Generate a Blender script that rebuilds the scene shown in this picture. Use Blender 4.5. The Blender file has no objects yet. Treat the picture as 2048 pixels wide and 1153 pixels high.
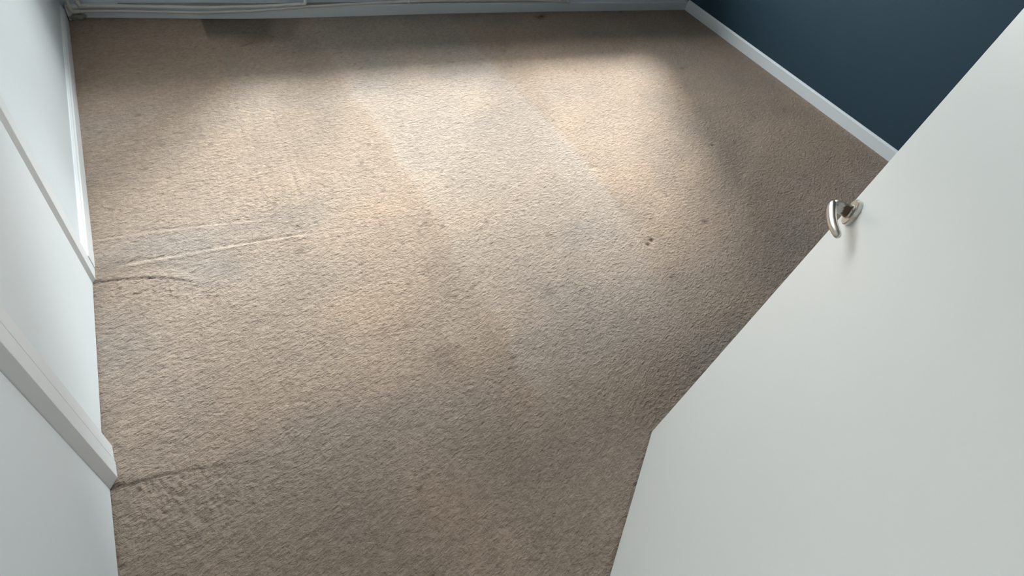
import bpy, bmesh, math
import numpy as np
from mathutils import Vector, Matrix

# ------------------------------------------------------------------ camera, sky, sun, exposure
scene = bpy.context.scene
COL = scene.collection
cam_data = bpy.data.cameras.new('camera')
cam_data.sensor_width = 36.0
cam_data.lens = 19.07
cam_data.clip_start = 0.02
cam = bpy.data.objects.new('camera', cam_data)
COL.objects.link(cam)
cam.matrix_world = (Matrix.Translation((0, 0, 1.6))
                    @ Matrix.Rotation(math.radians(-41.4387), 4, 'Z')
                    @ Matrix.Rotation(math.radians(42.5236), 4, 'X')
                    @ Matrix.Rotation(math.radians(17.5273), 4, 'Z'))
scene.camera = cam

world = bpy.data.worlds.new('overcast_sky')
scene.world = world
world.use_nodes = True
bg = world.node_tree.nodes['Background']
bg.inputs['Color'].default_value = (0.98, 0.985, 1.0, 1)
bg.inputs['Strength'].default_value = 8.4

sun_data = bpy.data.lights.new('hazy_sun', 'SUN')
sun_data.energy = 10.8
sun_data.color = (1.0, 0.985, 0.975)
sun_data.angle = math.radians(12.5)
sun = bpy.data.objects.new('hazy_sun', sun_data)
COL.objects.link(sun)
SUN_ELEV, SUN_AZ = 39.1, -31.0        # shines in through the window, towards -y
e, a = math.radians(SUN_ELEV), math.radians(SUN_AZ)
sun.rotation_euler = Vector((math.sin(a) * math.cos(e), -math.cos(a) * math.cos(e), -math.sin(e))).to_track_quat('-Z', 'Y').to_euler()
sun.location = (2, 8, 8)

WX0, WX1, WZ0, WZ1 = 0.05, 3.64, 0.70, 2.50      # window opening in the far wall
FAR = 3.445                                      # inner face of the far wall
portal_data = bpy.data.lights.new('window_portal', 'AREA')
portal_data.shape = 'RECTANGLE'
portal_data.size, portal_data.size_y = WX1 - WX0, WZ1 - WZ0
portal_data.cycles.is_portal = True
portal = bpy.data.objects.new('window_portal', portal_data)
COL.objects.link(portal)
portal.location = ((WX0 + WX1) / 2, FAR + 0.24, (WZ0 + WZ1) / 2)
portal.rotation_euler = (math.radians(-90), 0, 0)

vs = scene.view_settings
vs.view_transform = 'Standard'
vs.look = 'None'
vs.gamma = 1.0
vs.use_curve_mapping = False
vs.exposure = 0.0

# ------------------------------------------------------------------ helpers
def obj(name, mesh_or_bm, mat=None, parent=None, smooth=False):
    if isinstance(mesh_or_bm, bmesh.types.BMesh):
        me = bpy.data.meshes.new(name)
        bmesh.ops.recalc_face_normals(mesh_or_bm, faces=mesh_or_bm.faces)
        mesh_or_bm.to_mesh(me)
        mesh_or_bm.free()
    else:
        me = mesh_or_bm
    o = bpy.data.objects.new(name, me)
    COL.objects.link(o)
    if mat:
        me.materials.append(mat)
    if parent:
        o.parent = parent
    if smooth:
        me.polygons.foreach_set('use_smooth', [True] * len(me.polygons))
    return o

def structure(o, label=None, category=None):
    o['kind'] = 'structure'
    if label:
        o['label'] = label
    if category:
        o['category'] = category
    return o

def tag(o, label, category, group=None):
    o['label'] = label
    o['category'] = category
    if group:
        o['group'] = group
    return o

def add_box(bm, x0, x1, y0, y1, z0, z1, bevel=0.0, segs=2):
    r = bmesh.ops.create_cube(bm, size=1.0)
    vs_ = r['verts']
    for v in vs_:
        v.co = Vector((x0 + (v.co.x + .5) * (x1 - x0), y0 + (v.co.y + .5) * (y1 - y0), z0 + (v.co.z + .5) * (z1 - z0)))
    if bevel:
        es = list({e for v in vs_ for e in v.link_edges})
        bmesh.ops.bevel(bm, geom=es, offset=bevel, segments=segs, affect='EDGES', profile=.5)
    return bm

def box(x0, x1, y0, y1, z0, z1, bevel=0.0):
    return add_box(bmesh.new(), x0, x1, y0, y1, z0, z1, bevel)

def prism(poly, z0, z1, bevel=0.0):
    """Vertical prism over a plan polygon."""
    bm = bmesh.new()
    lo = [bm.verts.new((x, y, z0)) for x, y in poly]
    hi = [bm.verts.new((x, y, z1)) for x, y in poly]
    bm.faces.new(lo)
    bm.faces.new(hi)
    n = len(poly)
    for i in range(n):
        bm.faces.new((lo[i], lo[(i + 1) % n], hi[(i + 1) % n], hi[i]))
    if bevel:
        bmesh.ops.bevel(bm, geom=list(bm.edges), offset=bevel, segments=2, affect='EDGES', profile=.5)
    return bm

def sweep_profile(path, profile, ends=True):
    """path: list of (point, out_vector); profile: list of (out, up)."""
    bm = bmesh.new()
    rings = []
    for p, o in path:
        p, o = Vector(p), Vector(o)
        rings.append([bm.verts.new(p + o * u + Vector((0, 0, w))) for u, w in profile])
    n = len(profile)
    for i in range(len(rings) - 1):
        for j in range(n):
            bm.faces.new((rings[i][j], rings[i][(j + 1) % n], rings[i + 1][(j + 1) % n], rings[i + 1][j]))
    if ends:
        bm.faces.new(rings[0])
        bm.faces.new(rings[-1])
    return bm

def rounded(pts, r, n=6):
    """Round the inner corners of a polyline."""
    pts = [Vector(p) for p in pts]
    out = [pts[0]]
    for i in range(1, len(pts) - 1):
        a, b, c = pts[i - 1], pts[i], pts[i + 1]
        d1, d2 = (a - b), (c - b)
        rr = min(r, d1.length * .45, d2.length * .45)
        p, q = b + d1.normalized() * rr, b + d2.normalized() * rr
        for k in range(n + 1):
            t = k / n
            out.append((1 - t) ** 2 * p + 2 * t * (1 - t) * b + t * t * q)
    out.append(pts[-1])
    return out

def add_tube(bm, pts, radii, segs=16, squash=None, up=(0, 0, 1), cap=True):
    pts = [Vector(p) for p in pts]
    if not hasattr(radii, '__len__'):
        radii = [radii] * len(pts)
    rings = []
    t0 = (pts[1] - pts[0]).normalized()
    upv = Vector(up)
    if abs(upv.dot(t0)) > .95:
        upv = Vector((0, 1, 0))
    nrm = (upv - t0 * upv.dot(t0)).normalized()
    for i, p in enumerate(pts):
        t = (pts[min(i + 1, len(pts) - 1)] - pts[max(i - 1, 0)]).normalized()
        nrm = (nrm - t * nrm.dot(t)).normalized()
        b = t.cross(nrm)
        su, sb = (1, 1) if squash is None else squash[i]
        rings.append([bm.verts.new(p + (nrm * math.cos(2 * math.pi * k / segs) * su + b * math.sin(2 * math.pi * k / segs) * sb) * radii[i]) for k in range(segs)])
    for i in range(len(rings) - 1):
        for k in range(segs):
            bm.faces.new((rings[i][k], rings[i][(k + 1) % segs], rings[i + 1][(k + 1) % segs], rings[i + 1][k]))
    if cap:
        bm.faces.new(rings[0])
        bm.faces.new(rings[-1])
    return bm

# ------------------------------------------------------------------ materials
def new_mat(name):
    m = bpy.data.materials.new(name)
    m.use_nodes = True
    nt = m.node_tree
    return m, nt, nt.nodes['Principled BSDF']

def painted(name, color, rough=.5, bump_scale=60, bump=.03, var=.03, spec=.4):
    m, nt, p = new_mat(name)
    N, L = nt.nodes.new, nt.links.new
    tc = N('ShaderNodeTexCoord')
    n1 = N('ShaderNodeTexNoise'); n1.inputs['Scale'].default_value = 2.2; n1.inputs['Detail'].default_value = 4
    L(tc.outputs['Object'], n1.inputs['Vector'])
    mx = N('ShaderNodeMix'); mx.data_type = 'RGBA'
    mx.inputs['A'].default_value = (*[c * (1 - var) for c in color], 1)
    mx.inputs['B'].default_value = (*[min(1, c * (1 + var)) for c in color], 1)
    L(n1.outputs['Fac'], mx.inputs['Factor'])
    L(mx.outputs['Result'], p.inputs['Base Color'])
    n2 = N('ShaderNodeTexNoise'); n2.inputs['Scale'].default_value = bump_scale; n2.inputs['Detail'].default_value = 5
    L(tc.outputs['Object'], n2.inputs['Vector'])
    b = N('ShaderNodeBump'); b.inputs['Strength'].default_value = bump; b.inputs['Distance'].default_value = .01
    L(n2.outputs['Fac'], b.inputs['Height'])
    L(b.outputs['Normal'], p.inputs['Normal'])
    p.inputs['Roughness'].default_value = rough
    p.inputs['Specular IOR Level'].default_value = spec
    return m

M_WALL = painted('white_wall_paint', (.71, .79, .85), .6, 140, .06)
M_GLOSS = painted('white_gloss_paint', (.82, .88, .93), .35, 40, .04, .02)
M_CUP = painted('white_cupboard_paint', (.80, .88, .94), .45, 30, .03, .015)
M_DOOR = painted('white_door_paint', (.835, .865, .86), .33, 26, .03, .015)
M_BLUE = painted('dark_blue_wall_paint', (.025, .058, .088), .65, 160, .08, .05, .3)
M_PIPE = painted('painted_pipe', (.72, .72, .70), .4, 50, .1, .06)
M_FRAME = painted('window_frame_paint', (.8, .8, .78), .35)
M_CEIL = painted('ceiling_paint', (.46, .44, .41), .8)
M_HALL = painted('hall_paint', (.55, .52, .47), .7)
M_OUT = painted('outside_asphalt', (.08, .08, .075), .9)
M_DARK = painted('dark_gap', (.05, .045, .04), .9)
M_CAULK = painted('gap_shade_and_dirt', (.34, .33, .31), .7, 30, .5, .3)

def glass_mat():
    m = bpy.data.materials.new('window_glass')
    m.use_nodes = True
    nt = m.node_tree
    for n in list(nt.nodes):
        nt.nodes.remove(n)
    N, L = nt.nodes.new, nt.links.new
    out = N('ShaderNodeOutputMaterial'); mix = N('ShaderNodeMixShader'); t = N('ShaderNodeBsdfTransparent')
    g = N('ShaderNodeBsdfGlossy'); lw = N('ShaderNodeLayerWeight')
    fr = N('ShaderNodeMath'); fr.operation = 'POWER'; fr.inputs[1].default_value = 5
    fm = N('ShaderNodeMath'); fm.operation = 'MULTIPLY_ADD'; fm.inputs[1].default_value = .9; fm.inputs[2].default_value = .035
    t.inputs['Color'].default_value = (.94, .96, .95, 1)
    g.inputs['Roughness'].default_value = .02
    L(lw.outputs['Facing'], fr.inputs[0]); L(fr.outputs[0], fm.inputs[0])
    L(fm.outputs[0], mix.inputs['Fac']); L(t.outputs[0], mix.inputs[1]); L(g.outputs[0], mix.inputs[2])
    L(mix.outputs[0], out.inputs['Surface'])
    return m
M_GLASS = glass_mat()

def metal_mat():
    m, nt, p = new_mat('worn_nickel')
    N, L = nt.nodes.new, nt.links.new
    tc = N('ShaderNodeTexCoord')
    n = N('ShaderNodeTexNoise'); n.inputs['Scale'].default_value = 90; n.inputs['Detail'].default_value = 6
    L(tc.outputs['Object'], n.inputs['Vector'])
    r = N('ShaderNodeMapRange'); r.inputs['To Min'].default_value = .22; r.inputs['To Max'].default_value = .42
    L(n.outputs['Fac'], r.inputs['Value'])
    L(r.outputs[0], p.inputs['Roughness'])
    p.inputs['Base Color'].default_value = (.62, .60, .56, 1)
    p.inputs['Metallic'].default_value = 1.0
    return m
M_METAL = metal_mat()

def neck_mat():
    """Plating with brown worn patches towards the rose."""
    m, nt, p = new_mat('worn_plating_with_brown_patches')
    N, L = nt.nodes.new, nt.links.new
    tc = N('ShaderNodeTexCoord')
    n = N('ShaderNodeTexNoise'); n.inputs['Scale'].default_value = 55; n.inputs['Detail'].default_value = 5
    L(tc.outputs['Object'], n.inputs['Vector'])
    at = N('ShaderNodeAttribute'); at.attribute_name = 'wear'
    ad = N('ShaderNodeMath'); ad.operation = 'ADD'
    L(n.outputs['Fac'], ad.inputs[0]); L(at.outputs['Fac'], ad.inputs[1])
    cr = N('ShaderNodeValToRGB')
    cr.color_ramp.elements[0].position = .78; cr.color_ramp.elements[0].color = (0, 0, 0, 1)
    cr.color_ramp.elements[1].position = .86; cr.color_ramp.elements[1].color = (1, 1, 1, 1)
    L(ad.outputs[0], cr.inputs['Fac'])
    mx = N('ShaderNodeMix'); mx.data_type = 'RGBA'
    mx.inputs['A'].default_value = (.55, .54, .50, 1)
    mx.inputs['B'].default_value = (.10, .055, .025, 1)
    L(cr.outputs['Color'], mx.inputs['Factor'])
    L(mx.outputs['Result'], p.inputs['Base Color'])
    inv = N('ShaderNodeMath'); inv.operation = 'SUBTRACT'; inv.inputs[0].default_value = .85
    L(cr.outputs['Color'], inv.inputs[1])
    inv.use_clamp = True
    L(inv.outputs[0], p.inputs['Metallic'])
    p.inputs['Roughness'].default_value = .42
    return m
M_NECK = neck_mat()

def carpet_mat():
    m, nt, p = new_mat('beige_carpet')
    N, L = nt.nodes.new, nt.links.new
    tc = N('ShaderNodeTexCoord')
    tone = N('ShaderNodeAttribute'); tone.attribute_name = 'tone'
    hue = N('ShaderNodeAttribute'); hue.attribute_name = 'hue'
    mx = N('ShaderNodeMix'); mx.data_type = 'RGBA'
    mx.inputs['A'].default_value = (.350, .316, .284, 1)    # greyed by wear
    mx.inputs['B'].default_value = (.370, .279, .212, 1)    # warm, unworn
    L(hue.outputs['Fac'], mx.inputs['Factor'])
    nz = N('ShaderNodeTexNoise'); nz.inputs['Scale'].default_value = 55; nz.inputs['Detail'].default_value = 3; nz.inputs['Roughness'].default_value = .7
    mr = N('ShaderNodeMapRange'); mr.inputs['To Min'].default_value = .76; mr.inputs['To Max'].default_value = 1.24
    mr.inputs['From Min'].default_value = .25; mr.inputs['From Max'].default_value = .75
    L(nz.outputs['Fac'], mr.inputs['Value'])
    mul = N('ShaderNodeMath'); mul.operation = 'MULTIPLY'
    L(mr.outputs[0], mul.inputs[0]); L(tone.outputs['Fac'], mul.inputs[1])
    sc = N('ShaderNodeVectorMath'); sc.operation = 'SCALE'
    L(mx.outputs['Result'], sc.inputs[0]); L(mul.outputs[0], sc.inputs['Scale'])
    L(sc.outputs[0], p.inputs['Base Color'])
    # fibre relief on top of the modelled pile: strokes lying over towards +x, wandering a little
    wn = N('ShaderNodeTexNoise'); wn.inputs['Scale'].default_value = 7; wn.inputs['Detail'].default_value = 2
    L(tc.outputs['Object'], wn.inputs['Vector'])
    ws = N('ShaderNodeVectorMath'); ws.operation = 'SCALE'; ws.inputs['Scale'].default_value = .022
    L(wn.outputs['Color'], ws.inputs[0])
    wa = N('ShaderNodeVectorMath'); wa.operation = 'ADD'
    L(tc.outputs['Object'], wa.inputs[0]); L(ws.outputs[0], wa.inputs[1])
    mp = N('ShaderNodeMapping'); mp.inputs['Rotation'].default_value = (0, 0, math.radians(-16))
    L(wa.outputs[0], mp.inputs['Vector'])
    mq = N('ShaderNodeMapping'); mq.inputs['Scale'].default_value = (1, 1.6, 1)
    L(mp.outputs[0], mq.inputs['Vector'])
    L(mq.outputs[0], nz.inputs['Vector'])
    of = N('ShaderNodeVectorMath'); of.operation = 'ADD'; of.inputs[1].default_value = (7.3, 2.1, 4.4)
    L(mq.outputs[0], of.inputs[0])
    nb = N('ShaderNodeTexNoise'); nb.inputs['Scale'].default_value = 52; nb.inputs['Detail'].default_value = 3; nb.inputs['Roughness'].default_value = .72
    L(of.outputs[0], nb.inputs['Vector'])
    b = N('ShaderNodeBump'); b.inputs['Strength'].default_value = 1.0; b.inputs['Distance'].default_value = .0125
    L(nb.outputs['Fac'], b.inputs['Height'])
    L(b.outputs['Normal'], p.inputs['Normal'])
    p.inputs['Roughness'].default_value = .95
    p.inputs['Specular IOR Level'].default_value = .1
    p.inputs['Sheen Weight'].default_value = .12
    p.inputs['Sheen Roughness'].default_value = .6
    return m
M_CARPET = carpet_mat()

# ------------------------------------------------------------------ carpet floor
def axis(a, b, steps):
    """Grid lines whose spacing runs through (position, spacing) pairs."""
    out = [a]
    while out[-1] < b:
        out.append(out[-1] + float(np.interp(out[-1], [s[0] for s in steps], [s[1] for s in steps])))
    return np.array(out)

def build_carpet():
    rng = np.random.default_rng(7)
    d = .0025
    X0, Y0, NX, NY = -.50, -.16, 1820, 1460
    gx, gy = X0 + np.arange(NX) * d, Y0 + np.arange(NY) * d
    fx, fy = np.meshgrid(np.fft.fftfreq(NX, d), np.fft.fftfreq(NY, d))

    def field(sl, sw, th, white=None):
        w = rng.standard_normal((NY, NX)) if white is None else white
        c, s = math.cos(th), math.sin(th)
        u, v = fx * c + fy * s, -fx * s + fy * c
        H = np.exp(-2 * (math.pi ** 2) * ((u * sl) ** 2 + (v * sw) ** 2))
        r = np.fft.ifft2(np.fft.fft2(w) * H).real
        return r / r.std()

    gX, gY = np.meshgrid(gx, gy)
    lay = field(.0046, .0021, math.radians(14))            # pile lying over towards +x
    rows = field(.0018, .0042, math.radians(8))           # tufts standing in rows across
    mid = field(.012, .007, math.radians(20))
    big = field(.09, .06, .3)
    big2 = field(.25, .18, -.5)
    fleck = field(.012, .007, math.radians(25))

    def sm(x, a, b):
        t = np.clip((x - a) / (b - a), 0, 1)
        return t * t * (3 - 2 * t)

    def gauss(cx, cy, sx, sy=None, th=0.0):
        sy = sx if sy is None else sy
        c, s = math.cos(th), math.sin(th)
        u, v = (gX - cx) * c + (gY - cy) * s, -(gX - cx) * s + (gY - cy) * c
        return np.exp(-.5 * ((u / sx) ** 2 + (v / sy) ** 2))

    # seams where cupboard doors have brushed the pile: y of the line for a given x
    xa = np.array([-.40, -.384, -.328, -.243, -.172, -.101, -.06]); ya = np.array([1.573, 1.571, 1.566, 1.549, 1.523, 1.481, 1.45])
    xb = np.array([-.40, -.353, -.285, -.203, -.131, .10]); yb = np.array([.827, .822, .816, .801, .783, .725])
    sA, sB = np.interp(gX, xa, ya), np.interp(gX, xb, yb)
    fadeA, fadeB = 1 - sm(gX, -.18, -.05), 1 - .45 * sm(gX, -.32, -.20) - .55 * sm(gX, -.20, .06)
    dA, dB = gY - sA, gY - sB
    wr = np.clip(np.exp(-((dA + .06) / .06) ** 2) * (dA < 0.004) * (1 - sm(gX, -.12, .06)) + sm(-dB, 0, .01) * (1 - sm(-dB, .05, .35)) * (1 - sm(gX, -.22, .05)), 0, 1)
    h = .0003 * lay + .0013 * rows * wr + .0003 * mid + .0005 * big
    tone = 1 + .028 * big + .03 * big2 + .02 * mid 
    hue = .68 + .06 * big + .06 * big2

    # seam steps
    h += fadeA * (.0030 * sm(dA, -.001, .004) * (1 - sm(dA, .006, .06)) - .003 * np.exp(-((dA + .003) / .0035) ** 2) * np.clip(.6 + .6 * rows, 0, 1.6))
    h += fadeB * (.0028 * sm(dB, -.002, .006) * (1 - sm(dB, .006, .07)) - .002 * np.exp(-((dB + .003) / .0035) ** 2))
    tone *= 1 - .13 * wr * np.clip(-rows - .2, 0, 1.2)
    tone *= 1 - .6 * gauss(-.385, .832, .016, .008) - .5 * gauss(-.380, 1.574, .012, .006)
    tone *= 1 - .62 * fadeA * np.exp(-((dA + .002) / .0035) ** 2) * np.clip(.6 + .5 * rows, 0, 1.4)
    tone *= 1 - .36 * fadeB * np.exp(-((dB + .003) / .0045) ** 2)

    # grooves pressed by a long piece of furniture against the left wall
    def groove(dist, along, a0, a1, depth, width, ridge=.6, light=.10, soft=.05):
        nonlocal h, tone
        m = sm(along, a0 - soft, a0) * (1 - sm(along, a1, a1 + soft)) * np.clip(.8 + .3 * big, .3, 1.2)
        h -= m * depth * np.exp(-(dist / width) ** 2)
        h += m * depth * ridge * np.exp(-((dist + width * 2.2) / (width * 1.3)) ** 2)
        tone += m * light * np.exp(-((dist + width * 1.1) / (width * 1.6)) ** 2)
    g1 = np.interp(gX, [-.4, -.2, .2], [1.779, 1.776, 1.737])
    g2 = np.interp(gX, [-.31, 0, .31], [1.634, 1.63, 1.616])
    groove(gY - g1, gX, -.37, .20, .0030, .007, light=.07)
    groove(gY - g2, gX, -.29, .31, .0036, .007, light=.10)
    v1 = np.interp(gY, [1.73, 2.1, 2.4, 2.7, 3.1, 3.27, 3.4], [.202, .205, .212, .237, .261, .252, .214])
    v2 = np.interp(gY, [1.62, 1.9, 2.2, 2.5], [.322, .341, .358, .368])
    groove(-(gX - v1), gY, 1.75, 2.55, .0025, .009, light=.06)
    groove(-(gX - v2), gY, 1.63, 2.5, .003, .009, light=.08)
    tone -= .10 * np.exp(-((gX + .02) / .25) ** 2 - ((gY - 1.695) / .05) ** 2)
    tone += .16 * sm(gX, -.292, -.287) * (1 - sm(gX, -.20, -.10)) * np.exp(-((gY - g2 + .010) / .010) ** 4)
    tone -= .22 * gauss(-.33, 1.63, .05, .03) + .16 * gauss(-.20, 1.605, .09, .018)
    tone -= .12 * gauss(-.02, 1.53, .08, .05, -.5)
    hue -= .45 * gauss(-.02, 1.53, .16, .09, -.4) + .3 * gauss(-.1, 1.70, .25, .05)

    # cleaner rectangle where furniture stood in the far left corner, stain beside it
    inside = sm(v1 - gX, -.012, .012)
    far = sm(gY, 2.45, 2.8)
    tone += inside * far * .07
    hue += inside * far * .35
    edge = .015 * big
    st = sm(gX, .208, .220) * (1 - sm(gX, .40, .75)) * sm(gY + edge * 1.5 + .18 * (gX - .2), 3.14, 3.24)
    tone *= 1 - .50 * st
    hue += .3 * st
    st2 = gauss(.52, 3.28, .03, .10, -.35) + .8 * gauss(.66, 3.27, .025, .09, -.4)
    tone *= 1 - .22 * np.clip(st2, 0, 1)

    # worn lanes running away from the door, limits kept by former furniture
    wob = .012 * big2 + .008 * big
    laneL = np.interp(gY, [.5, .9, 1.3, 1.7, 2.1, 2.55, 3], [.79, .80, .797, .795, .794, .775, .76]) + wob
    laneR = np.interp(gY, [.9, 1.28, 1.57, 1.86, 2.1, 2.4, 3], [1.60, 1.69, 1.74, 1.773, 1.754, 1.73, 1.7]) + wob
    m = sm(gX - laneL, -.02, .05) * (1 - sm(gX - laneR, -.05, .05)) * sm(gY, .50, .75)
    tone += .055 * m
    hue -= .24 * m
    tone -= .06 * np.exp(-((gX - laneL + .05) / .05) ** 2) * sm(gY, .5, .7) * (1 - sm(gY, 2.2, 2.6))
    tone += .08 * np.exp(-((gX - laneR) / .03) ** 2) * sm(gY, .9, 1.3)
    tone += .04 * np.exp(-((gX - laneL - .03) / .03) ** 2) * sm(gY, .5, .7)
    tone += .05 * sm(gX, 1.75, 1.8) * (1 - sm(gX, 2.0, 2.5)) * sm(gY, 1.2, 1.5)
    hue += .2 * sm(gX, 1.75, 1.8) * sm(gY, 1.0, 1.5)
    # faint second lane beyond the bed mark
    tone -= .035 * np.exp(-((gX - .62) / .07) ** 2)
    tone += .05 * gauss(.34, 2.1, .03, .5)

    # mostly shade painted between the door and blue wall, some soiling; pale brushed streaks
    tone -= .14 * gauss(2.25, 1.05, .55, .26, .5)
    for sx_, sy_, l, w, t in [(3.45, 1.2, .12, .05, .9), (2.0, 1.35, .10, .04, .5), (2.62, 1.35, .14, .03, .7), (3.0, 1.62, .25, .04, .6), (2.5, 1.62, .2, .03, .4), (.64, .96, .04, .02, -.7)]:
        tone += .11 * gauss(sx_, sy_, l, w, t)
    # spots
    for cx, cy, s, k in [(.809, .808, .016, .30), (1.045, 1.08, .026, .20), (1.119, 1.041, .026, .24), (.697, 1.29, .022, .26), (.452, 1.067, .05, .12),
                         (.576, .909, .04, .14), (.60, .875, .03, .15), (1.706, .945, .022, .28), (2.139, 1.182, .016, .30), (3.177, 2.556, .02, .35), (.023, 1.554, .03, .15),
                         (.308, 1.119, .03, .10), (.643, .575, .06, .08), (.261, 1.522, .014, .25), (.312, 1.372, .03, .10), (1.259, 1.024, .03, .12),
                         (2.888, 1.696, .008, .75), (2.694, 1.71, .007, .5), (2.66, 1.705, .006, .4), (2.429, 3.347, .025, .7), (3.95, 2.0, .02, .0),
                         (1.5, 2.9, .03, .2), (1.9, 2.95, .05, .16), (2.8, 2.86, .03, .14), (3.3, 2.8, .04, .14), (1.2, 3.05, .03, .16), (3.62, 1.93, .018, .4), (1.83, 1.30, .03, .1)]:
        tone *= 1 - k * gauss(cx, cy, s * 1.3, s * .8, .5) * np.clip(.75 + .45 * fleck, 0, 1.3)
    # scattered dirty tufts
    tone *= 1 - .26 * sm(fleck + .35 * big2, 2.35, 3.0)
    # dust line along the skirtings
    tone *= 1 - .30 * np.exp(-np.clip(gX + .40, 0, 9) / .035) * np.clip(.8 + .3 * big, .2, 1.2)
    tone *= 1 - .10 * np.exp(-np.clip(3.42 - gY, 0, 9) / .06)
    tone *= 1 - .08 * np.exp(-np.clip(gX + .40, 0, 9) / .12) * sm(gY, .5, 2)

    # dents of furniture feet
    h -= .004 * sm(.015 - np.hypot(gX - .287, gY - 1.651), -.004, .004)
    tone += .10 * sm(.014 - np.hypot(gX - .287, gY - 1.649), -.003, .003)
    for cx, cy in [(1.722, 1.128), (1.757, 1.146)]:
        h -= .009 * np.exp(-(((gX - cx) / .014) ** 2 + ((gY - cy) / .013) ** 2) ** 1.5)
        tone += .16 * gauss(cx + .002, cy - .016, .012, .007)
    h -= .006 * gauss(1.788, 1.702, .02, .012)
    for cx, cy in [(2.888, 1.696), (2.694, 1.71)]:
        h -= .007 * gauss(cx, cy, .007)

    h *= sm(gX, -.385, -.33) * .7 + .3
    h *= (1 - sm(gX, 3.90, 3.94)) * .85 + .15
    h *= (1 - sm(gY, 3.28, 3.37)) * .85 + .15
    tone, hue = np.clip(tone, .15, 1.6), np.clip(hue, 0, 1)

    ax = axis(-.49, 4.02, [(-.5, .0032), (.4, .0036), (1.2, .0055), (4, .008)])
    ay = axis(-.15, 3.47, [(-.2, .0060), (.5, .0034), (1.75, .0036), (2.2, .0070), (3.5, .008)])
    nx, ny = len(ax), len(ay)

    def sample(F):
        ix, iy = np.clip((ax - X0) / d, 0, NX - 1.001), np.clip((ay - Y0) / d, 0, NY - 1.001)
        i0, j0 = ix.astype(int), iy.astype(int)
        fx_, fy_ = (ix - i0)[None, :], (iy - j0)[:, None]
        A, B = F[np.ix_(j0, i0)], F[np.ix_(j0, i0 + 1)]
        C_, D_ = F[np.ix_(j0 + 1, i0)], F[np.ix_(j0 + 1, i0 + 1)]
        return (A * (1 - fx_) + B * fx_) * (1 - fy_) + (C_ * (1 - fx_) + D_ * fx_) * fy_
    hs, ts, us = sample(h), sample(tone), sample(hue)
    PX, PY = np.meshgrid(ax, ay)
    co = np.stack([PX, PY, hs], -1).reshape(-1, 3).astype(np.float32)
    idx = np.arange(nx * ny).reshape(ny, nx)
    q = np.stack([idx[:-1, :-1], idx[:-1, 1:], idx[1:, 1:], idx[1:, :-1]], -1).reshape(-1).astype(np.int32)
    nq = len(q) // 4
    me = bpy.data.meshes.new('floor')
    me.vertices.add(len(co)); me.vertices.foreach_set('co', co.ravel())
    me.loops.add(len(q)); me.loops.foreach_set('vertex_index', q)
    me.polygons.add(nq); me.polygons.foreach_set('loop_start', np.arange(0, nq * 4, 4, dtype=np.int32))
    me.polygons.foreach_set('use_smooth', np.ones(nq, dtype=bool))
    me.update(calc_edges=True)
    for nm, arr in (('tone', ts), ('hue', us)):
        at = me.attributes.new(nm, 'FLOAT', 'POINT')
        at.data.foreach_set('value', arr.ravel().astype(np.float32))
    return me

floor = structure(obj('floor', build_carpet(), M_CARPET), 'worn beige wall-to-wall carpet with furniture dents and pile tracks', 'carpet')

# ------------------------------------------------------------------ room shell
CEIL = 2.62
structure(obj('wall_left', box(-.62, -.392, 1.60, FAR + .3, -.05, CEIL), M_WALL), 'white painted wall on the left of the carpet', 'wall')
wl = obj('wall_panel', box(-.62, -.46, -.14, 1.60, -.05, CEIL), M_WALL)
wl.parent = bpy.data.objects['wall_left']
lt = obj('lintel', box(-.46, -.40, -.14, 1.60, 2.12, CEIL), M_WALL)
lt.parent = bpy.data.objects['wall_left']
structure(obj('wall_right', box(3.969, 4.2, -.25, FAR + .3, -.05, CEIL), M_BLUE), 'dark blue painted wall above a white skirting board', 'wall')

def far_wall():
    bm = bmesh.new()
    y0, y1 = FAR, FAR + .30
    add_box(bm, -.62, 4.2, y0, y1, -.05, WZ0)
    add_box(bm, -.62, 4.2, y0, y1, WZ1, CEIL)
    add_box(bm, -.62, WX0, y0, y1, WZ0, WZ1)
    add_box(bm, WX1, 4.2, y0, y1, WZ0, WZ1)
    return bm
structure(obj('wall_far', far_wall(), M_WALL), 'white wall below the window at the far end', 'wall')

def near_wall():
    bm = bmesh.new()
    add_box(bm, .50, 4.2, -.27, -.165, -.05, CEIL)
    add_box(bm, -.62, .50, -.27, -.165, 2.08, CEIL)
    add_box(bm, -.62, -.33, -.27, -.165, -.05, 2.08)
    return bm
structure(obj('wall_near', near_wall(), M_BLUE), 'dark blue wall around the doorway beside the camera', 'wall')
structure(obj('ceiling', box(-.62, 4.2, -.25, FAR + .3, CEIL, CEIL + .12), M_CEIL), 'plain ceiling of the room', 'ceiling')

# hall behind the doorway (outside the frame; keeps the doorway from opening onto sky)
def hall():
    bm = bmesh.new()
    add_box(bm, -.9, -.8, -1.6, -.25, -.05, CEIL)
    add_box(bm, 1.3, 1.4, -1.6, -.25, -.05, CEIL)
    add_box(bm, -.9, 1.4, -1.7, -1.6, -.05, CEIL)
    add_box(bm, -.9, 1.4, -1.7, -.25, CEIL, CEIL + .1)
    add_box(bm, -.9, 1.4, -1.7, -.14, -.10, -.012)
    return bm
structure(obj('wall_hall', hall(), M_HALL), 'hall enclosure behind the doorway', 'wall')

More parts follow.
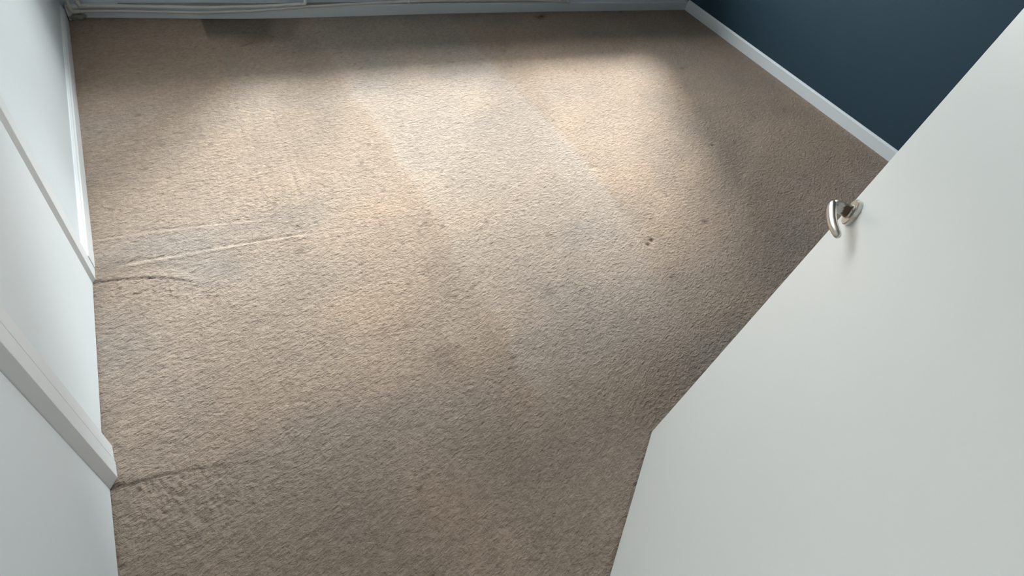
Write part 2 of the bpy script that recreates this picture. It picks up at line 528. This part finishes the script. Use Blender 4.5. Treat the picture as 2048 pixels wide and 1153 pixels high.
# added fill lamp in the hall, unseen, warms and brightens the near floor
def emit_mat(name, color, strength):
    m = bpy.data.materials.new(name)
    m.use_nodes = True
    p = m.node_tree.nodes['Principled BSDF']
    p.inputs['Base Color'].default_value = (.9, .88, .82, 1)
    p.inputs['Emission Color'].default_value = (*color, 1)
    p.inputs['Emission Strength'].default_value = strength
    return m
lamp = bpy.data.objects.new('added_fill_lamp', None)
COL.objects.link(lamp)
lamp.location = (.32, -.95, CEIL)
tag(lamp, 'added fill lamp, unseen, in the hall behind the doorway', 'lamp')
obj('fill_lamp_base', add_tube(bmesh.new(), [(0, 0, 0), (0, 0, -.03), (0, 0, -.035)], [.07, .07, .05], 24), M_FRAME, lamp)
bm = bmesh.new()
bmesh.ops.create_uvsphere(bm, u_segments=24, v_segments=14, radius=.10)
bmesh.ops.translate(bm, verts=bm.verts, vec=(0, 0, -.12))
obj('fill_lamp_globe', bm, emit_mat('fill_globe', (1.0, .80, .58), 30.0), lamp, True)

# window in the far wall
win = bpy.data.objects.new('window_1', None)
COL.objects.link(win)
win.location = ((WX0 + WX1) / 2, FAR + .2, WZ0)
structure(win, 'wide white framed window above the far wall', 'window')
def wpart(name, bm, mat):
    o = obj(name, bm, mat, win)
    o.matrix_parent_inverse = Matrix.Translation(win.location).inverted()
    return o
fy0, fy1 = FAR + .16, FAR + .22
bm = bmesh.new()
add_box(bm, WX0, WX1, fy0, fy1, WZ0, WZ0 + .05)
add_box(bm, WX0, WX1, fy0, fy1, WZ1 - .05, WZ1)
add_box(bm, WX0, WX0 + .05, fy0, fy1, WZ0, WZ1)
add_box(bm, WX1 - .05, WX1, fy0, fy1, WZ0, WZ1)
wpart('window_frame', bm, M_FRAME)
MULL = [WX0 + (WX1 - WX0) / 3, WX0 + 2 * (WX1 - WX0) / 3]
for mx_ in MULL:
    wpart('mullion', box(mx_ - .016, mx_ + .016, fy0, fy1, WZ0 + .05, WZ1 - .05), M_FRAME)
xs = [WX0 + .05, MULL[0], MULL[1], WX1 - .05]
for i in range(3):
    bm = box(xs[i], xs[i + 1], FAR + .187, FAR + .193, WZ0 + .04, WZ1 - .04)
    wpart('pane', bm, M_GLASS)
wpart('window_sill', box(WX0 - .05, WX1 + .05, FAR - .04, FAR + .16, WZ0 - .03, WZ0, .004), M_FRAME)

# net curtain added out of view to dim the sun at the window's left end
def added_net_mat():
    m = bpy.data.materials.new('added_net_fabric')
    m.use_nodes = True
    nt = m.node_tree
    for n in list(nt.nodes):
        nt.nodes.remove(n)
    N, L = nt.nodes.new, nt.links.new
    out = N('ShaderNodeOutputMaterial'); mix = N('ShaderNodeMixShader'); t = N('ShaderNodeBsdfTransparent')
    mix2 = N('ShaderNodeMixShader'); d_ = N('ShaderNodeBsdfDiffuse'); tl = N('ShaderNodeBsdfTranslucent')
    d_.inputs['Color'].default_value = (.8, .8, .78, 1); tl.inputs['Color'].default_value = (.75, .75, .73, 1)
    mix.inputs['Fac'].default_value = .78; mix2.inputs['Fac'].default_value = .5
    L(d_.outputs[0], mix2.inputs[1]); L(tl.outputs[0], mix2.inputs[2])
    L(t.outputs[0], mix.inputs[1]); L(mix2.outputs[0], mix.inputs[2])
    L(mix.outputs[0], out.inputs['Surface'])
    return m
bm = bmesh.new()
cols = []
for k in range(91):
    x = -.02 + .80 * k / 90
    y = FAR + .09 + .022 * math.sin(k * .62) + .006 * math.sin(k * 1.7)
    cols.append([bm.verts.new((x, y, z)) for z in (WZ0 + .01, 1.2, 1.8, WZ1 - .03)])
for A, B in zip(cols, cols[1:]):
    for k in range(3):
        bm.faces.new((A[k], B[k], B[k + 1], A[k + 1]))
tag(obj('added_net_curtain', bm, added_net_mat(), None, True), 'added unseen net curtain dimming the left end of the window', 'curtain')

# outside
structure(obj('ground', box(-30, 34, FAR + .3, 60, -3.2, -3.0), M_OUT), 'grey ground outside the window', 'ground')
structure(obj('added_overhang', box(-4, 8.5, FAR + .3, FAR + 1.5, 3.6, 3.75), M_OUT), 'added unseen slab above the window, cutting off the high sky', 'balcony')  # slab added out of view to keep steep sky light off the floor
structure(obj('wall_outside', box(-4, 8.5, FAR + .05, FAR + .3, CEIL + .12, 3.75), M_OUT), 'outer wall above the window', 'wall')

# ------------------------------------------------------------------ skirtings
far_line = [(-.375, 3.405), (-.34, 3.419), (-.297, 3.430), (-.15, 3.424), (.073, 3.411), (.211, 3.401), (.466, 3.392), (.653, 3.391), (.872, 3.396), (1.259, 3.409), (1.735, 3.422), (2.57, 3.428), (3.957, 3.428)]
prof_far = [(0, -.02), (0, .058), (-.006, .064), (-.10, .064), (-.10, -.02)]
prof_far = [(u if u > -.05 else -.06, w) for u, w in prof_far]
structure(obj('baseboard_far', sweep_profile([((x, y, 0), (0, -1, 0)) for x, y in far_line], prof_far), M_GLOSS), 'low white skirting board along the far wall under the pipes', 'skirting board')
prof = [(0, -.02), (0, .060), (-.004, .066), (-.004, .074), (-.010, .082), (-.030, .082), (-.030, -.02)]
structure(obj('baseboard_left', sweep_profile([((-.379, y, 0), (1, 0, 0)) for y in (1.638, 2.2, 2.8, 3.395)], prof), M_GLOSS), 'white chamfered skirting board along the left wall', 'skirting board')
profr = [(0, -.02), (0, .070), (-.003, .075), (-.010, .082), (-.030, .082), (-.030, -.02)]
structure(obj('baseboard_right', sweep_profile([((3.957, y, 0), (-1, 0, 0)) for y in (-.14, 1.2, 2.3, 3.43)], profr), M_GLOSS), 'white skirting board under the dark blue wall', 'skirting board')

# dark strip standing in for the shaded, dirty gaps between far skirting, pipes and wall
bm = sweep_profile([((x, y, .0), (0, -1, 0)) for x, y in far_line[3:-1]], [(-.014, .0645), (-.014, .0665), (-.045, .0665), (-.045, .0645)])
gap_strip = obj('dark_gap_strip', bm, M_CAULK, bpy.data.objects['baseboard_far'])

# ------------------------------------------------------------------ cupboard fronts and trims on the left
structure(obj('trim_1', prism([(-.381, 1.640), (-.381, 1.585), (-.392, 1.568), (-.440, 1.568), (-.440, 1.640)], -.01, 2.14, .0012), M_GLOSS), 'white vertical batten between the skirting and the farther cupboard door', 'trim')
d2 = obj('door_2', prism([(-.3895, 1.566), (-.4045, .953), (-.4395, .953), (-.4245, 1.566)], .003, 2.10, .0015), M_CUP)
structure(d2, 'flat white cupboard door between the two vertical battens', 'door')
t2 = obj('trim_2', prism([(-.384, .951), (-.3815, .9040), (-.440, .9040), (-.440, .951)], -.01, 2.14, .0012), M_GLOSS)
structure(t2, 'white vertical batten pair beside the nearest cupboard door', 'trim')
bt = obj('batten', prism([(-.3800, .8998), (-.379, .852), (-.396, .826), (-.440, .826), (-.440, .8998)], -.01, 2.14, .0012), M_GLOSS, t2)
d3 = obj('door_3', prism([(-.397, .824), (-.397, -.02), (-.432, -.02), (-.432, .824)], .003, 2.10, .0015), M_CUP)
structure(d3, 'flat white cupboard door nearest the camera on the left', 'door')

# ------------------------------------------------------------------ open room door with lever handle
D0 = Vector((1.1284, .3620, 0))            # foot of the free edge
DS = Vector((-.79675, -.60431, 0))         # along the leaf towards the hinge
DN = Vector((-.60431, .79675, 0))          # out of the face that shows
DM = Matrix((( DS.x, DN.x, 0, D0.x), (DS.y, DN.y, 0, D0.y), (0, 0, 1, 0), (0, 0, 0, 1)))
# local axes: x = along the leaf, y = out of the shown face, z = up
leaf = obj('door_1', box(0, .83, -.040, 0, .008, 2.03, .0018), M_DOOR)
leaf.matrix_world = DM
structure(leaf, 'open flat white room door with a metal lever handle', 'door')

def rose_bm(side):
    bm = bmesh.new()
    prof_ = [(0, 0), (.0265, 0), (.0265, .0075), (.0250, .0095), (.0150, .0100), (.0130, .0125), (.0, .0125)]
    segs = 40
    rings = []
    for r, o_ in prof_:
        if r == 0:
            rings.append([bm.verts.new((0, side * o_, 0))])
        else:
            rings.append([bm.verts.new((r * math.cos(2 * math.pi * k / segs), side * o_, r * math.sin(2 * math.pi * k / segs))) for k in range(segs)])
    for i in range(len(rings) - 1):
        A, B = rings[i], rings[i + 1]
        for k in range(segs):
            k2 = (k + 1) % segs
            if len(A) == 1:
                bm.faces.new((A[0], B[k], B[k2]))
            elif len(B) == 1:
                bm.faces.new((A[k], A[k2], B[0]))
            else:
                bm.faces.new((A[k], A[k2], B[k2], B[k]))
    return bm

def lever_bm(side):
    bm = bmesh.new()
    P = [(0, .040), (.004, .0435), (.012, .0455), (.025, .0460), (.045, .0455), (.065, .0440), (.082, .0410), (.096, .0365), (.104, .0330), (.1075, .0312), (.1095, .0302), (.1100, .0299)]
    pts, rad, sq = [], [], []
    for i, (s, o_) in enumerate(P):
        pts.append((s - .006, side * o_, 0))
        rad.append([.0060, .0085, .0098, .0102, .0100, .0096, .0092, .0086, .0076, .0060, .0036, .0012][i])
        sq.append((1.0, .78))
    add_tube(bm, pts, rad, 20, sq)
    return bm

def neck_bm(side):
    bm = bmesh.new()
    add_tube(bm, [(0, side * t, 0) for t in (.009, .016, .024, .032, .039, .044)], [.0150, .0138, .0130, .0126, .0122, .0100], 20, [(1, .80)] * 6)
    return bm

for side, y in ((1, 0), (-1, -.040)):
    h = obj('lever_handle', lever_bm(side), M_METAL, leaf, True)
    h.location = (.047, y, 1.046)
    h['label'] = 'worn metal lever grip curving towards the door'
    nk = obj('neck', neck_bm(side), M_NECK, h, True)
    wear = nk.data.attributes.new('wear', 'FLOAT', 'POINT')
    wear.data.foreach_set('value', [.44 - abs(v.co.y) * 9 + v.co.x * 9 - v.co.z * 7 for v in nk.data.vertices])
    nk['label'] = 'metal neck with brown worn patches'
    rs = obj('rose', rose_bm(side), M_METAL, leaf)
    rs.location = (.047, y, 1.046)
    rs['label'] = 'round metal rose plate'

# ------------------------------------------------------------------ heating pipes at the foot of the far wall
def fy(x):
    return float(np.interp(x, [p[0] for p in far_line], [p[1] for p in far_line]))

R_ = .0078
up_pts = [(-.29, .064), (-.10, .065), (.22, .064), (.50, .074), (.776, .085)]
pts = ([(-.312, fy(-.312) - .012, WZ0 - .03), (-.316, fy(-.316) - .012, .066)] + [(x, fy(x) - .012, z) for x, z in up_pts]
       + [(.778, fy(.778) - .012, WZ0 - .03)])
p1 = obj('heating_pipe', add_tube(bmesh.new(), rounded(pts, .018), R_, 14), M_PIPE, None, True)
tag(p1, 'short upper white heating pipe that turns up the far wall', 'pipe')
obj('elbow_fitting', add_tube(bmesh.new(), rounded([(-.3155, fy(-.316) - .012, .092), (-.316, fy(-.316) - .012, .066), (-.285, fy(-.285) - .012, .064)], .014), R_ * 1.3, 14), M_PIPE, p1, True)
obj('elbow_fitting', add_tube(bmesh.new(), rounded([(.752, fy(.752) - .012, .0842), (.777, fy(.777) - .012, .085), (.778, fy(.778) - .012, .112)], .014), R_ * 1.22, 14), M_PIPE, p1, True)
lo_pts = [(-.30, .041), (-.10, .041), (.22, .040), (.48, .050), (.74, .066), (1.05, .078), (1.42, .087), (1.75, .092), (2.08, .093), (2.35, .090), (2.62, .080), (2.70, .074)]
pts = [(-.357, 3.402, WZ0 - .03), (-.355, 3.402, .042)] + [(x, fy(x) - .010 - .003 * (z < .064), z) for x, z in lo_pts]
p2 = obj('heating_pipe', add_tube(bmesh.new(), rounded(pts, .02), R_ * .95, 14), M_PIPE, None, True)
tag(p2, 'long lower white heating pipe running along the far skirting', 'pipe')
obj('elbow_fitting', add_tube(bmesh.new(), rounded([(-.3565, 3.402, .080), (-.355, 3.402, .042), (-.318, fy(-.318) - .011, .041)], .016), R_ * 1.35, 14), M_PIPE, p2, True)
obj('riser', add_tube(bmesh.new(), [(2.625, fy(2.62) - .010, .080), (2.625, fy(2.62) - .010, WZ0 - .03)], R_ * .95, 14), M_PIPE, p2, True)
obj('end_cap', add_tube(bmesh.new(), [(2.675, fy(2.7) - .010, .0760), (2.71, fy(2.7) - .010, .0732)], R_ * 1.25, 14), M_PIPE, p2, True)
bm = bmesh.new()
add_tube(bm, [(1.416, fy(1.425) - .010, .087), (1.434, fy(1.425) - .010, .087)], R_ * 1.35, 14)
add_box(bm, 1.417, 1.433, fy(1.425) - .008, FAR - .001, .091, .109)
obj('pipe_clip', bm, M_PIPE, p2, True)

# lump of old filler around the pipes in the corner
rng = np.random.default_rng(3)
bm = bmesh.new()
bmesh.ops.create_icosphere(bm, subdivisions=3, radius=1)
for v in bm.verts:
    k = 1 + .16 * math.sin(7 * v.co.x + 3 * v.co.z) + .12 * math.sin(9 * v.co.y + 2) + .05 * rng.standard_normal()
    v.co = Vector((-.340 + v.co.x * .036 * k, 3.414 + v.co.y * .014 * k, .012 + v.co.z * .017 * k))
tag(obj('filler_lump', bm, M_CAULK, None, True), 'rough grey filler around the pipes in the far left corner', 'filler')
